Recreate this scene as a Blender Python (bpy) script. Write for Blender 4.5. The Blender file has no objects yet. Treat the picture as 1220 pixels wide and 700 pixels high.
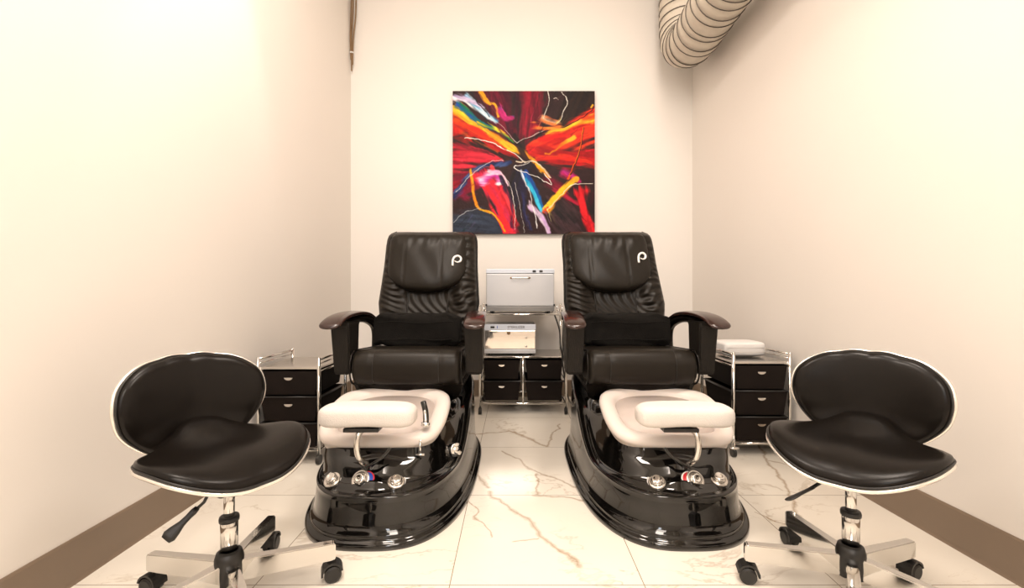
import bpy, bmesh, math, random
import numpy as np
from mathutils import Vector, Matrix
random.seed(4)
C = bpy.context.scene.collection
SC = bpy.context.scene
PI = math.pi

# ------------------------------------------------------------------ camera
FPX = 530.0
cam_d = bpy.data.cameras.new('camera'); cam = bpy.data.objects.new('camera', cam_d); C.objects.link(cam)
cam_d.sensor_width = 36; cam_d.lens = FPX / 1220 * 36
cam_d.shift_x = -2 / 1220; cam_d.shift_y = -5 / 1220
cam.location = (0, 0, .9); cam.rotation_euler = (PI / 2, 0, 0)
cam_d.clip_start = .02
SC.camera = cam
SC.cycles.caustics_reflective = False
# ------------------------------------------------------------------ light and exposure
SC.view_settings.view_transform = 'Standard'; SC.view_settings.look = 'None'
SC.view_settings.gamma = 1; SC.view_settings.use_curve_mapping = False
SC.view_settings.exposure = 0.36
w = bpy.data.worlds.new('world'); SC.world = w; w.use_nodes = True
w.node_tree.nodes['Background'].inputs[0].default_value = (1, .9, .78, 1)
w.node_tree.nodes['Background'].inputs[1].default_value = .3

def area(name, loc, size, power, col, target, size_y=None, spread=180):
    d = bpy.data.lights.new(name, 'AREA'); d.energy = power; d.color = col; d.size = size
    if size_y: d.shape = 'RECTANGLE'; d.size_y = size_y
    d.spread = math.radians(spread)
    o = bpy.data.objects.new(name, d); C.objects.link(o); o.location = loc
    o.rotation_euler = (Vector(target) - Vector(loc)).to_track_quat('-Z', 'Y').to_euler()
    return o
WARM = (1, .875, .77)
area('ceiling_or_fill_light', (0, -1.2, 2.95), 1.1, 34, (1, .90, .80), (0, 3.2, .7))  # added fill behind the camera to even out the walls, not a room fixture
area('ceiling_or_fill_light', (-.75, 1.3, 3.5), .55, 30, WARM, (-.75, 1.6, 0))
area('ceiling_or_fill_light', (.75, 1.3, 3.5), .55, 30, WARM, (.75, 1.6, 0))
area('ceiling_or_fill_light', (0, -.5, 3.5), .8, 30, WARM, (0, 1, 0))
area('window_light', (-.35, -1.95, 1.9), .35, 14, (.86, .93, 1), (0, 2, .9), 1.5)
def spot(name, loc, target, power, ang, blend, col, r=.05):
    d = bpy.data.lights.new(name, 'SPOT'); d.energy = power; d.spot_size = math.radians(ang); d.spot_blend = blend
    d.color = col; d.shadow_soft_size = r
    o = bpy.data.objects.new(name, d); C.objects.link(o); o.location = loc
    o.rotation_euler = (Vector(target) - Vector(loc)).to_track_quat('-Z', 'Y').to_euler()
spot('spot_lamp', (-1.0, 1.98, 3.4), (-1.36, 1.99, 1.9), 34, 40, .55, (1, .94, .88), .03)

# ------------------------------------------------------------------ materials
MATS = {}
def nd(t, ty, x=0, **kw):
    n = t.nodes.new(ty)
    for k, v in kw.items(): setattr(n, k, v)
    return n
def mat(name, col, rough=.5, metal=0, bump=0, bscale=200, var=0, vscale=6, coat=0, spec=.5, trans=0, sss=0, stretch=None):
    if name in MATS: return MATS[name]
    m = bpy.data.materials.new(name); m.use_nodes = True; t = m.node_tree; p = t.nodes['Principled BSDF']
    p.inputs['Base Color'].default_value = (*col, 1); p.inputs['Roughness'].default_value = rough
    p.inputs['Metallic'].default_value = metal; p.inputs['Coat Weight'].default_value = coat
    p.inputs['Coat Roughness'].default_value = .05
    p.inputs['Specular IOR Level'].default_value = spec
    p.inputs['Transmission Weight'].default_value = trans
    p.inputs['Subsurface Weight'].default_value = sss
    if sss: p.inputs['Subsurface Radius'].default_value = (.02, .015, .01)
    tc = nd(t, 'ShaderNodeTexCoord'); src = tc.outputs['Object']
    if stretch:
        mp = nd(t, 'ShaderNodeMapping'); mp.inputs['Scale'].default_value = stretch
        t.links.new(src, mp.inputs[0]); src = mp.outputs[0]
    n = nd(t, 'ShaderNodeTexNoise'); n.inputs['Scale'].default_value = vscale; n.inputs['Detail'].default_value = 5
    t.links.new(src, n.inputs['Vector'])
    mx = nd(t, 'ShaderNodeMix', data_type='RGBA')
    mx.inputs[6].default_value = (*[c * (1 - var) for c in col], 1); mx.inputs[7].default_value = (*[min(1, c * (1 + var)) for c in col], 1)
    t.links.new(n.outputs['Fac'], mx.inputs[0]); t.links.new(mx.outputs[2], p.inputs['Base Color'])
    if bump:
        b = nd(t, 'ShaderNodeBump'); b.inputs['Strength'].default_value = bump; b.inputs['Distance'].default_value = .004
        n2 = nd(t, 'ShaderNodeTexNoise'); n2.inputs['Scale'].default_value = bscale; n2.inputs['Detail'].default_value = 3
        t.links.new(src, n2.inputs['Vector']); t.links.new(n2.outputs['Fac'], b.inputs['Height']); t.links.new(b.outputs[0], p.inputs['Normal'])
    MATS[name] = m; return m
leather = mat('black_leather', (.011, .0085, .006), .36, bump=.12, bscale=260, var=.2, spec=.23)
vinyl = mat('black_vinyl', (.006, .0045, .0035), .27, bump=.03, bscale=300, var=.15, spec=.19)
gloss = mat('glossy_black_acrylic', (.003, .0026, .0022), .05, var=.2, coat=.3)
dark = mat('black_plastic', (.012, .011, .010), .4, var=.2)
shellm = mat('dark_shell', (.02, .013, .009), .3, var=.2)
ribbed = mat('ribbed_black_vinyl', (.010, .008, .006), .45, bump=.6, bscale=60, var=.25, spec=.25, stretch=(6, 6, .15))
cloth = mat('black_cloth', (.008, .007, .006), .95, bump=.7, bscale=220, var=.4, vscale=30, spec=.15)
basket = mat('dark_brown_fabric', (.009, .0055, .004), .8, bump=.4, bscale=400, var=.25, spec=.18)
wood = mat('cherry_wood', (.022, .006, .004), .22, var=.55, vscale=8, coat=.3, stretch=(6, 1, 6))
chrome = mat('chrome', (.70, .685, .66), .08, 1, var=.03)
chrome_s = mat('satin_chrome', (.72, .69, .65), .22, 1, var=.04)
white_trim = mat('polished_rim', (.86, .82, .76), .2, .75, var=.02)
whitep = mat('white_basin_plastic', (.70, .63, .585), .38, var=.03, sss=.25)
pinkp = mat('milky_basin_plastic', (.60, .52, .475), .4, var=.05, sss=.2)
whitec = mat('white_towelling', (.70, .655, .615), .9, bump=.5, bscale=300, var=.05, spec=.2)
whitel = mat('white_vinyl', (.72, .70, .685), .4, var=.02)
alu = mat('brushed_aluminium', (.56, .565, .585), .38, .35, bump=.05, bscale=50, var=.03, stretch=(1, 40, 40))
alud = mat('grey_metal', (.25, .245, .24), .35, .6, var=.05)
panel = mat('light_metal_panel', (.62, .66, .74), .35, .2, var=.02)
mirror = mat('mirror_door', (.86, .80, .74), .06, .85, var=.01)
duct_m = mat('duct_fabric', (.62, .56, .47), .55, bump=.35, bscale=25, var=.15, vscale=12)
wire = mat('duct_wire', (.10, .085, .07), .4, .5, var=.1)
red = mat('red_enamel', (.6, .02, .03), .3, var=.05); blue = mat('blue_enamel', (.02, .09, .5), .3, var=.05)
white_ink = mat('white_print', (.85, .83, .8), .5, var=.02)
ink = mat('dark_print', (.05, .05, .06), .5, var=.02)
tan = mat('tan_cable', (.22, .13, .06), .5, var=.2)
glassm = mat('dark_glass_shelf', (.30, .27, .24), .12, .3, var=.05)

# ------------------------------------------------------------------ helpers
def link(name, me, m=None, parent=None, smooth=False, **tags):
    o = bpy.data.objects.new(name, me); C.objects.link(o)
    if m: me.materials.append(m)
    if smooth:
        for p in me.polygons: p.use_smooth = True
    if parent: o.parent = parent
    for k, v in tags.items(): o[k] = v
    return o
def from_bm(name, bm, m, parent=None, smooth=False, **tags):
    bmesh.ops.recalc_face_normals(bm, faces=bm.faces)
    me = bpy.data.meshes.new(name); bm.to_mesh(me); bm.free()
    return link(name, me, m, parent, smooth, **tags)
def thing(name, label, cat, loc=(0, 0, 0), rotz=0, group=None):
    o = bpy.data.objects.new(name, None); C.objects.link(o); o.empty_display_size = .05
    o.location = loc; o.rotation_euler = (0, 0, rotz); o['label'] = label; o['category'] = cat
    if group: o['group'] = group
    return o
def bx(bm, x0, x1, y0, y1, z0, z1, bev=0, taper=None, seg=2):
    r = bmesh.ops.create_cube(bm, size=1)
    vs = r['verts']
    for v in vs:
        c = v.co; x = x0 + (c.x + .5) * (x1 - x0); y = y0 + (c.y + .5) * (y1 - y0); z = z0 + (c.z + .5) * (z1 - z0)
        if taper and c.z < 0:
            x = (x0 + x1) / 2 + (x - (x0 + x1) / 2) * taper; y = (y0 + y1) / 2 + (y - (y0 + y1) / 2) * taper
        v.co = (x, y, z)
    if bev:
        es = list({e for v in vs for e in v.link_edges})
        bmesh.ops.bevel(bm, geom=es, offset=bev, segments=seg, profile=.5, affect='EDGES')
def catmull(pts, n=8, closed=False):
    P = [Vector(p) for p in pts]; out = []; N = len(P)
    rng = range(N) if closed else range(N - 1)
    for i in rng:
        g = (lambda k: P[k % N]) if closed else (lambda k: P[max(0, min(N - 1, k))])
        a, b, c, d = g(i - 1), g(i), g(i + 1), g(i + 2)
        for k in range(n):
            t = k / n
            out.append(.5 * ((2 * b) + (c - a) * t + (2 * a - 5 * b + 4 * c - d) * t * t + (3 * b - a - 3 * c + d) * t ** 3))
    if not closed: out.append(P[-1])
    return out
def tube(bm, pts, r, seg=10, closed=False, rs=None, flat=None):
    P = [Vector(p) for p in pts]; N = len(P); rings = []
    up = None
    for i in range(N):
        if closed: tg = P[(i + 1) % N] - P[i - 1]
        else: tg = P[min(N - 1, i + 1)] - P[max(0, i - 1)]
        tg.normalize()
        if up is None:
            up = Vector((0, 0, 1)) if abs(tg.z) < .9 else Vector((0, 1, 0))
        s = tg.cross(up); s.normalize(); u2 = s.cross(tg); up = u2
        rr = rs[i] if rs else r
        fl = flat if flat else 1
        rings.append([bm.verts.new(P[i] + s * math.cos(2 * PI * k / seg) * rr + u2 * math.sin(2 * PI * k / seg) * rr * fl) for k in range(seg)])
    loft_v(bm, rings, closed)
def loft_v(bm, rings, closed=False, caps=True):
    n = len(rings[0]); R = len(rings)
    for i in range(R if closed else R - 1):
        a = rings[i]; b = rings[(i + 1) % R]
        for k in range(n): bm.faces.new((a[k], a[(k + 1) % n], b[(k + 1) % n], b[k]))
    if not closed and caps:
        bm.faces.new(rings[0][::-1]); bm.faces.new(rings[-1])
def loft(bm, rings, closed=False, caps=True):
    loft_v(bm, [[bm.verts.new(p) for p in r] for r in rings], closed, caps)
def lathe(bm, prof, c=(0, 0, 0), seg=32, M=None):
    rings = []
    for r, z in prof:
        ring = []
        for k in range(seg):
            p = Vector((r * math.cos(2 * PI * k / seg), r * math.sin(2 * PI * k / seg), z))
            if M: p = M @ p
            ring.append(p + Vector(c))
        rings.append(ring)
    loft(bm, rings)
def cyl(bm, p, q, r, seg=16):
    tube(bm, [p, q], r, seg)
def axisM(d):
    return Vector(d).to_track_quat('Z', 'Y').to_matrix()
def sgp(v, e): return math.copysign(abs(v) ** e, v)
def sellip(bm, c, a, n1=.5, n2=.5, su=40, sv=20, fn=None):
    rings = []
    for j in range(1, sv):
        ph = -PI / 2 + PI * j / sv; ring = []
        for i in range(su):
            th = 2 * PI * i / su
            p = Vector((a[0] * sgp(math.cos(ph), n1) * sgp(math.cos(th), n2), a[1] * sgp(math.cos(ph), n1) * sgp(math.sin(th), n2), a[2] * sgp(math.sin(ph), n1)))
            if fn: p = fn(p)
            ring.append(p + Vector(c))
        rings.append(ring)
    loft(bm, rings)
def interp(tab, x):
    return float(np.interp(x, [t[0] for t in tab], [t[1] for t in tab]))
def smooth01(a, b, x):
    t = max(0, min(1, (x - a) / (b - a))); return t * t * (3 - 2 * t)

# ------------------------------------------------------------------ room shell
def wall_mat(name, col):
    m = mat(name, col, .55, bump=.03, bscale=40, var=.015, vscale=1.5, spec=.25); return m
wm = wall_mat('cream_wall_paint', (.80, .755, .705))
wmb = wall_mat('back_wall_paint', (.81, .775, .735))
base_m = mat('taupe_baseboard_vinyl', (.215, .158, .112), .4, var=.05)
YB, YR, ZC = 3.756, -2.05, 3.6
XLf, XLn = -1.375, -1.318     # left wall x at the far and near end
XRf, XRn = 1.51, 1.60
def quadwall(name, pts, m, th):
    bm = bmesh.new(); n = Vector(th)
    a = [bm.verts.new(Vector(p)) for p in pts]; b = [bm.verts.new(Vector(p) + n) for p in pts]
    bm.faces.new(a); bm.faces.new(b[::-1])
    for i in range(4): bm.faces.new((a[i], b[i], b[(i + 1) % 4], a[(i + 1) % 4]))
    return from_bm(name, bm, m, kind='structure')
def floor_mat():
    m = bpy.data.materials.new('marble_tile'); m.use_nodes = True; t = m.node_tree; p = t.nodes['Principled BSDF']; L = t.links.new
    def math_(op, a, b=None):
        n = nd(t, 'ShaderNodeMath', operation=op)
        for i, v in enumerate((a, b)):
            if v is None: continue
            if isinstance(v, (int, float)): n.inputs[i].default_value = v
            else: L(v, n.inputs[i])
        return n.outputs[0]
    g = nd(t, 'ShaderNodeNewGeometry'); sx = nd(t, 'ShaderNodeSeparateXYZ'); L(g.outputs['Position'], sx.inputs[0])
    def grid(o, off):
        a = math_('DIVIDE', math_('SUBTRACT', o, off), .5935)
        fr = math_('FRACT', a); e = math_('MINIMUM', fr, math_('SUBTRACT', 1, fr))
        return math_('FLOOR', a), e
    fx, ex = grid(sx.outputs[0], -.195); fy, ey = grid(sx.outputs[1], 1.951)
    edge = math_('MINIMUM', ex, ey)
    grout = math_('LESS_THAN', edge, .0024)
    # per tile offset so that the veining changes from tile to tile
    off = nd(t, 'ShaderNodeCombineXYZ'); L(math_('MULTIPLY', fx, .0), off.inputs[0]); L(math_('ADD', math_('MULTIPLY', fx, 1.3), math_('MULTIPLY', fy, 2.7)), off.inputs[2])
    vv = nd(t, 'ShaderNodeVectorMath', operation='ADD'); L(g.outputs['Position'], vv.inputs[0]); L(off.outputs[0], vv.inputs[1])
    mp = nd(t, 'ShaderNodeMapping'); mp.inputs['Rotation'].default_value = (0, 0, math.radians(35)); mp.inputs['Scale'].default_value = (1, 2.1, 1)
    L(vv.outputs[0], mp.inputs[0])
    def vein(scale, dist, wdt, seed, lo):
        n = nd(t, 'ShaderNodeTexNoise', noise_dimensions='4D'); n.inputs['Scale'].default_value = scale; n.inputs['Detail'].default_value = 6
        n.inputs['Roughness'].default_value = .6; n.inputs['Distortion'].default_value = dist; n.inputs['W'].default_value = seed
        L(mp.outputs[0], n.inputs['Vector'])
        d = math_('ABSOLUTE', math_('SUBTRACT', n.outputs['Fac'], .5))
        v = math_('SUBTRACT', 1, math_('MINIMUM', math_('DIVIDE', d, wdt), 1))
        n2 = nd(t, 'ShaderNodeTexNoise', noise_dimensions='4D'); n2.inputs['Scale'].default_value = 2.6; n2.inputs['W'].default_value = seed + 3
        L(vv.outputs[0], n2.inputs['Vector'])
        gate = nd(t, 'ShaderNodeMapRange'); gate.inputs[1].default_value = lo; gate.inputs[2].default_value = lo + .14; L(n2.outputs['Fac'], gate.inputs[0])
        return math_('MULTIPLY', v, gate.outputs[0])
    # the large veins that can be read in the room: polylines on the floor, warped
    nz = nd(t, 'ShaderNodeTexNoise'); nz.inputs['Scale'].default_value = 7; nz.inputs['Detail'].default_value = 4; L(g.outputs['Position'], nz.inputs['Vector'])
    cc = nd(t, 'ShaderNodeVectorMath', operation='SUBTRACT'); L(nz.outputs['Color'], cc.inputs[0]); cc.inputs[1].default_value = (.5, .5, .5)
    sc = nd(t, 'ShaderNodeVectorMath', operation='SCALE'); L(cc.outputs[0], sc.inputs[0]); sc.inputs['Scale'].default_value = .11
    wp = nd(t, 'ShaderNodeVectorMath', operation='ADD'); L(g.outputs['Position'], wp.inputs[0]); L(sc.outputs[0], wp.inputs[1])
    ws = nd(t, 'ShaderNodeSeparateXYZ'); L(wp.outputs[0], ws.inputs[0])
    def seg(a, b, wd):
        dx, dy = b[0] - a[0], b[1] - a[1]; l2 = dx * dx + dy * dy
        px = math_('SUBTRACT', ws.outputs[0], a[0]); py = math_('SUBTRACT', ws.outputs[1], a[1])
        h = math_('DIVIDE', math_('ADD', math_('MULTIPLY', px, dx), math_('MULTIPLY', py, dy)), l2)
        hn = nd(t, 'ShaderNodeClamp'); L(h, hn.inputs[0]); h = hn.outputs[0]
        qx = math_('SUBTRACT', px, math_('MULTIPLY', h, dx)); qy = math_('SUBTRACT', py, math_('MULTIPLY', h, dy))
        d = math_('SQRT', math_('ADD', math_('MULTIPLY', qx, qx), math_('MULTIPLY', qy, qy)))
        return math_('SUBTRACT', 1, math_('MINIMUM', math_('DIVIDE', d, wd), 1))
    def F(px, py):
        Y = FPX * .9 / (py - 345); return ((px - 612) / FPX * Y, Y)
    big = None
    VE = [((583, 587), (632, 622), .013), ((632, 622), (652, 645), .02), ((652, 645), (690, 675), .014), ((597, 536), (645, 565), .011),
          ((645, 565), (700, 586), .010), ((606, 512), (650, 530), .016), ((560, 518), (606, 512), .012), ((640, 590), (700, 597), .012), ((905, 530), (932, 575), .012),
          ((932, 575), (955, 615), .012), ((640, 640), (610, 646), .007), ((965, 560), (915, 548), .01), ((565, 555), (580, 582), .012),
          ((560, 595), (583, 640), .006), ((650, 530), (668, 505), .01), ((960, 640), (905, 610), .006), ((640, 565), (644, 588), .008)]
    for a, b, wd in VE:
        s = seg(F(*a), F(*b), wd); big = s if big is None else math_('MAXIMUM', big, s)
    v1 = vein(1.5, .6, .012, 1.3, .47); v2 = vein(3.2, .9, .012, 5.1, .56)
    cloud = nd(t, 'ShaderNodeTexNoise'); cloud.inputs['Scale'].default_value = 2.2; cloud.inputs['Detail'].default_value = 5; L(vv.outputs[0], cloud.inputs['Vector'])
    mx0 = nd(t, 'ShaderNodeMix', data_type='RGBA'); mx0.inputs[6].default_value = (.80, .735, .635, 1); mx0.inputs[7].default_value = (.88, .83, .745, 1); L(cloud.outputs['Fac'], mx0.inputs[0])
    vf = math_('MINIMUM', math_('ADD', math_('ADD', math_('MULTIPLY', v1, .45), math_('MULTIPLY', v2, .25)), math_('MULTIPLY', big, .75)), 1)
    mx1 = nd(t, 'ShaderNodeMix', data_type='RGBA'); L(vf, mx1.inputs[0]); L(mx0.outputs[2], mx1.inputs[6]); mx1.inputs[7].default_value = (.38, .27, .165, 1)
    mx2 = nd(t, 'ShaderNodeMix', data_type='RGBA'); L(grout, mx2.inputs[0]); L(mx1.outputs[2], mx2.inputs[6]); mx2.inputs[7].default_value = (.30, .24, .17, 1)
    L(mx2.outputs[2], p.inputs['Base Color']); p.inputs['Roughness'].default_value = .2; p.inputs['Specular IOR Level'].default_value = .55
    bp = nd(t, 'ShaderNodeBump'); bp.inputs['Strength'].default_value = .4; bp.inputs['Distance'].default_value = .001; L(math_('SUBTRACT', 1, grout), bp.inputs['Height']); L(bp.outputs[0], p.inputs['Normal'])
    return m
quadwall('floor', [(-1.45, YR, 0), (1.75, YR, 0), (1.75, YB + .1, 0), (-1.45, YB + .1, 0)], floor_mat(), (0, 0, -.1))
quadwall('ceiling', [(-1.45, YR, ZC), (1.75, YR, ZC), (1.75, YB + .1, ZC), (-1.45, YB + .1, ZC)], wall_mat('white_ceiling_paint', (.84, .80, .74)), (0, 0, .1))
quadwall('wall_back', [(XLf, YB, 0), (XRf, YB, 0), (XRf, YB, ZC), (XLf, YB, ZC)], wmb, (0, .1, 0))
quadwall('wall_left', [(XLn, YR, 0), (XLf, YB, 0), (XLf, YB, ZC), (XLn, YR, ZC)], wm, (-.08, 0, 0))
quadwall('wall_right', [(XRn, YR, 0), (XRf, YB, 0), (XRf, YB, ZC), (XRn, YR, ZC)], wm, (.08, 0, 0))
quadwall('wall_rear', [(-1.45, YR, 0), (1.75, YR, 0), (1.75, YR, ZC), (-1.45, YR, ZC)], wm, (0, -.1, 0))
def lx(y): return XLn + (XLf - XLn) * (y - YR) / (YB - YR)
def rx(y): return XRn + (XRf - XRn) * (y - YR) / (YB - YR)
def baseboard(name, a, b, n):
    a = Vector(a); b = Vector(b); n = Vector(n); bm = bmesh.new(); h = .14; z = Vector((0, 0, 1))
    prof = [(0, 0), (.012, 0), (.008, .006), (.006, .015), (.006, h - .008), (.003, h), (0, h)]
    loft(bm, [[p + n * d + z * q for d, q in prof] for p in (a, b)])
    from_bm(name, bm, base_m, kind='structure')
baseboard('baseboard_left', (lx(YR), YR, 0), (lx(YB), YB, 0), (1, 0, 0))
baseboard('baseboard_right', (rx(YR), YR, 0), (rx(YB), YB, 0), (-1, 0, 0))
baseboard('baseboard_back', (XLf + .013, YB, 0), (XRf - .013, YB, 0), (0, -1, 0))

# ------------------------------------------------------------------ painting
def make_painting():
    N = 360; rng = np.random.RandomState(7)
    ys, xs = np.mgrid[0:N, 0:N] / (N - 1.0)          # ys down
    def vnoise(fx, fy, seed, ang=0):
        r = np.random.RandomState(seed); G = r.rand(64, 64)
        c, s = math.cos(ang), math.sin(ang); X = (xs * c + ys * s) * fx + 20; Y = (-xs * s + ys * c) * fy + 20
        i = np.floor(X).astype(int); j = np.floor(Y).astype(int); u = X - i; v = Y - j; u = u * u * (3 - 2 * u); v = v * v * (3 - 2 * v)
        g = lambda a, b: G[b % 64, a % 64]
        return (g(i, j) * (1 - u) + g(i + 1, j) * u) * (1 - v) + (g(i, j + 1) * (1 - u) + g(i + 1, j + 1) * u) * v
    wx = (vnoise(14, 14, 71) - .5) * .014 + (vnoise(50, 50, 72) - .5) * .007; wy = (vnoise(14, 14, 73) - .5) * .014 + (vnoise(50, 50, 74) - .5) * .007
    img = np.zeros((N, N, 3)) + np.array([48, 28, 30])
    def dist(pts):
        best = np.full((N, N), 9.); tt = np.zeros((N, N)); L = len(pts) - 1
        for k in range(L):
            a, b = np.array(pts[k]), np.array(pts[k + 1]); d = b - a; l2 = (d ** 2).sum() + 1e-9
            h = np.clip(((xs + wx - a[0]) * d[0] + (ys + wy - a[1]) * d[1]) / l2, 0, 1)
            q = np.hypot(xs + wx - a[0] - h * d[0], ys + wy - a[1] - h * d[1]); m = q < best
            best = np.where(m, q, best); tt = np.where(m, (k + h) / L, tt)
        return best, tt
    cnt = [0]
    def stroke(pts, w0, w1, col, col2=None, alpha=1, soft=.35, streak=.5):
        if w0 < 6: w0 *= .78; w1 *= .78
        pts = [((x - 38) / 619., (y - 38) / 619.) for x, y in pts]
        cnt[0] += 1; nonlocal img
        P = [tuple(v)[:2] for v in catmull([(x, y, 0) for x, y in pts], 5)] if len(pts) > 2 else pts
        d, t = dist(P); wdt = (w0 + (w1 - w0) * t) / 619.
        ang = math.atan2(pts[-1][1] - pts[0][1], pts[-1][0] - pts[0][0])
        nz = vnoise(7, 46, cnt[0] * 3 + 1, ang) * .7 + vnoise(20, 110, cnt[0] * 3 + 2, ang) * .3
        m = np.clip((wdt * (1 + (nz - .5) * streak * (2.2 if w0 > 9 else .8)) - d) / (wdt * soft + 1e-4), 0, 1) * alpha
        c = np.array(col, float) + np.zeros((N, N, 3))
        if col2 is not None:
            k = np.clip((nz - .5) * 2.6 + .5, 0, 1)[..., None]; c = c * (1 - k) + np.array(col2, float) * k
        c = c * (.86 + .28 * nz[..., None]); img = img * (1 - m[..., None]) + c * m[..., None]
    S = stroke; RED = (205, 24, 22); DR = (110, 12, 30); BK = (28, 22, 24); OR = (245, 140, 20); YE = (250, 190, 40); MG = (200, 40, 110)
    S([(600, 60), (560, 160)], 130, 110, (46, 30, 24), (30, 20, 20), 1, .6)
    S([(220, 60), (260, 200)], 90, 70, (120, 14, 44), (60, 10, 30), 1, .6)
    S([(380, 50), (370, 210)], 70, 70, (175, 20, 50), (90, 10, 30), 1, .6)
    S([(320, 60), (310, 190)], 22, 20, (50, 12, 30), BK, .8, .8)
    S([(660, 180), (540, 240), (380, 290)], 90, 30, RED, (235, 60, 30), 1, .4)
    S([(660, 330), (520, 330), (380, 300)], 62, 30, (220, 30, 26), (150, 15, 22), 1, .5)
    S([(660, 150), (560, 185), (450, 230)], 22, 10, (240, 90, 25), YE, .9, .6)
    S([(570, 235), (470, 300), (440, 310)], 10, 8, OR, YE, .9, .6)
    S([(40, 190), (180, 250), (310, 330)], 75, 16, (215, 35, 22), (150, 14, 22), 1, .4)
    S([(40, 330), (140, 320), (250, 340)], 90, 20, (170, 16, 40), (215, 40, 60), 1, .5)
    S([(40, 450), (120, 430), (170, 400)], 65, 40, (170, 14, 34), (110, 10, 40), 1, .6)
    S([(60, 470), (100, 500)], 30, 20, (190, 20, 90), DR, .7, .8)
    S([(60, 620), (160, 600), (230, 640)], 75, 50, (62, 74, 96), (40, 46, 60), 1, .5)
    S([(130, 250), (240, 310), (330, 345)], 22, 12, BK, (50, 20, 20), 1, .5)
    S([(90, 230), (40, 236)], 20, 10, BK, (60, 20, 20), .7, .8)
    S([(60, 120), (150, 200), (330, 300), (460, 410)], 34, 8, OR, YE, 1, .4)
    S([(50, 170), (140, 215), (270, 285)], 24, 8, (235, 80, 20), (225, 40, 20), 1, .6)
    S([(60, 95), (140, 165), (220, 205)], 20, 12, (20, 80, 190), (14, 120, 70), 1, .5)
    S([(100, 60), (170, 130), (230, 170)], 22, 14, (90, 175, 225), (235, 240, 245), 1, .6)
    S([(45, 60), (100, 70), (170, 110)], 26, 12, (200, 180, 225), (245, 240, 250), 1, .6)
    S([(150, 175), (240, 215), (310, 260)], 12, 6, (16, 130, 60), (240, 190, 40), .9, .6)
    S([(165, 40), (195, 90), (225, 100), (235, 150)], 14, 7, YE, OR, 1, .5)
    S([(120, 40), (150, 90), (200, 150)], 4, 3, (30, 30, 40), None, 1, .5)
    S([(245, 115), (262, 160), (300, 150)], 16, 10, (120, 80, 190), (200, 40, 120), .8, .8)
    S([(310, 230), (360, 350), (420, 420)], 12, 30, BK, (40, 16, 22), .9, .5)
    S([(300, 520), (330, 400), (360, 360)], 60, 30, (34, 28, 50), BK, 1, .5)
    S([(540, 620), (500, 560), (450, 520)], 85, 30, (36, 30, 34), (60, 40, 44), 1, .6)
    S([(40, 500), (100, 420), (180, 360), (290, 350)], 16, 14, (28, 40, 90), (60, 80, 130), 1, .6)
    S([(170, 420), (230, 500), (290, 640)], 52, 40, (215, 40, 90), (225, 36, 44), 1, .4)
    S([(205, 380), (260, 480), (310, 620)], 20, 22, (190, 20, 40), (235, 60, 70), 1, .5)
    S([(165, 430), (215, 400), (240, 430)], 26, 20, (215, 60, 170), (245, 235, 245), 1, .6)
    S([(195, 385), (250, 395), (280, 450)], 12, 5, (250, 240, 246), (240, 170, 210), 1, .7)
    S([(118, 380), (130, 480), (150, 545), (210, 570), (265, 645)], 9, 5, YE, OR, 1, .6)
    S([(355, 400), (400, 480), (440, 560)], 17, 14, (20, 110, 190), (20, 60, 140), 1, .5)
    S([(380, 540), (420, 580), (455, 650)], 22, 14, (235, 210, 235), (200, 160, 215), 1, .5)
    S([(360, 420), (395, 490), (425, 560)], 11, 9, (0, 140, 200), (60, 190, 225), 1, .6)
    S([(338, 385), (352, 430), (372, 470)], 10, 6, (245, 245, 250), (130, 170, 220), 1, .8, .9)
    S([(372, 520), (400, 570), (430, 610)], 10, 8, (245, 240, 250), (220, 190, 225), 1, .8, .9)
    S([(500, 460), (540, 500), (580, 520)], 24, 20, (150, 16, 40), (190, 24, 60), .9, .7, .9)
    S([(250, 420), (290, 520), (300, 630)], 12, 10, (120, 20, 60), (30, 20, 50), .8, .8, .9)
    S([(345, 440), (350, 540), (380, 640)], 14, 12, (46, 50, 110), (30, 24, 50), .9, .7, .9)
    S([(400, 330), (500, 320), (640, 350)], 12, 10, (245, 110, 30), (225, 40, 26), .8, .8, .9)
    S([(420, 250), (520, 220), (640, 190)], 14, 14, (250, 90, 30), (215, 24, 24), .8, .8, .9)
    S([(60, 210), (150, 260), (230, 300)], 12, 10, (250, 120, 30), (215, 30, 24), .7, .8, .9)
    S([(60, 270), (140, 290), (220, 320)], 16, 8, (60, 14, 24), (150, 20, 40), .8, .8, .9)
    S([(345, 400), (380, 500), (405, 630)], 4, 3, (240, 240, 240), None, .9, .7)
    S([(520, 390), (560, 410), (585, 430)], 26, 14, (205, 40, 140), (160, 20, 60), 1, .6)
    S([(460, 430), (500, 450)], 40, 30, (160, 20, 60), (90, 10, 30), .8, .7)
    S([(450, 550), (520, 470), (575, 420)], 18, 14, OR, YE, 1, .4)
    S([(438, 565), (452, 548)], 12, 10, (240, 60, 20), None, .9, .6)
    S([(600, 480), (610, 560), (640, 650)], 36, 24, (190, 16, 30), (220, 30, 40), 1, .5)
    S([(650, 480), (640, 560)], 20, 20, (60, 12, 26), BK, .8, .8)
    S([(606, 200), (590, 300), (540, 420)], 3, 8, (245, 120, 20), (240, 60, 20), 1, .5)
    S([(609, 200), (594, 300), (550, 400)], 2.5, 5, (30, 14, 14), None, .9, .5)
    S([(650, 118), (560, 175), (450, 215), (320, 265)], 3, 5, (30, 16, 16), None, 1, .5)
    S([(650, 100), (640, 112)], 6, 5, YE, None, 1, .6)
    S([(205, 150), (320, 262)], 2.5, 2.5, (245, 240, 225), None, .6, .6)
    S([(320, 262), (380, 235), (470, 195)], 2.5, 2, (240, 235, 225), None, .8, .6)
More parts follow.
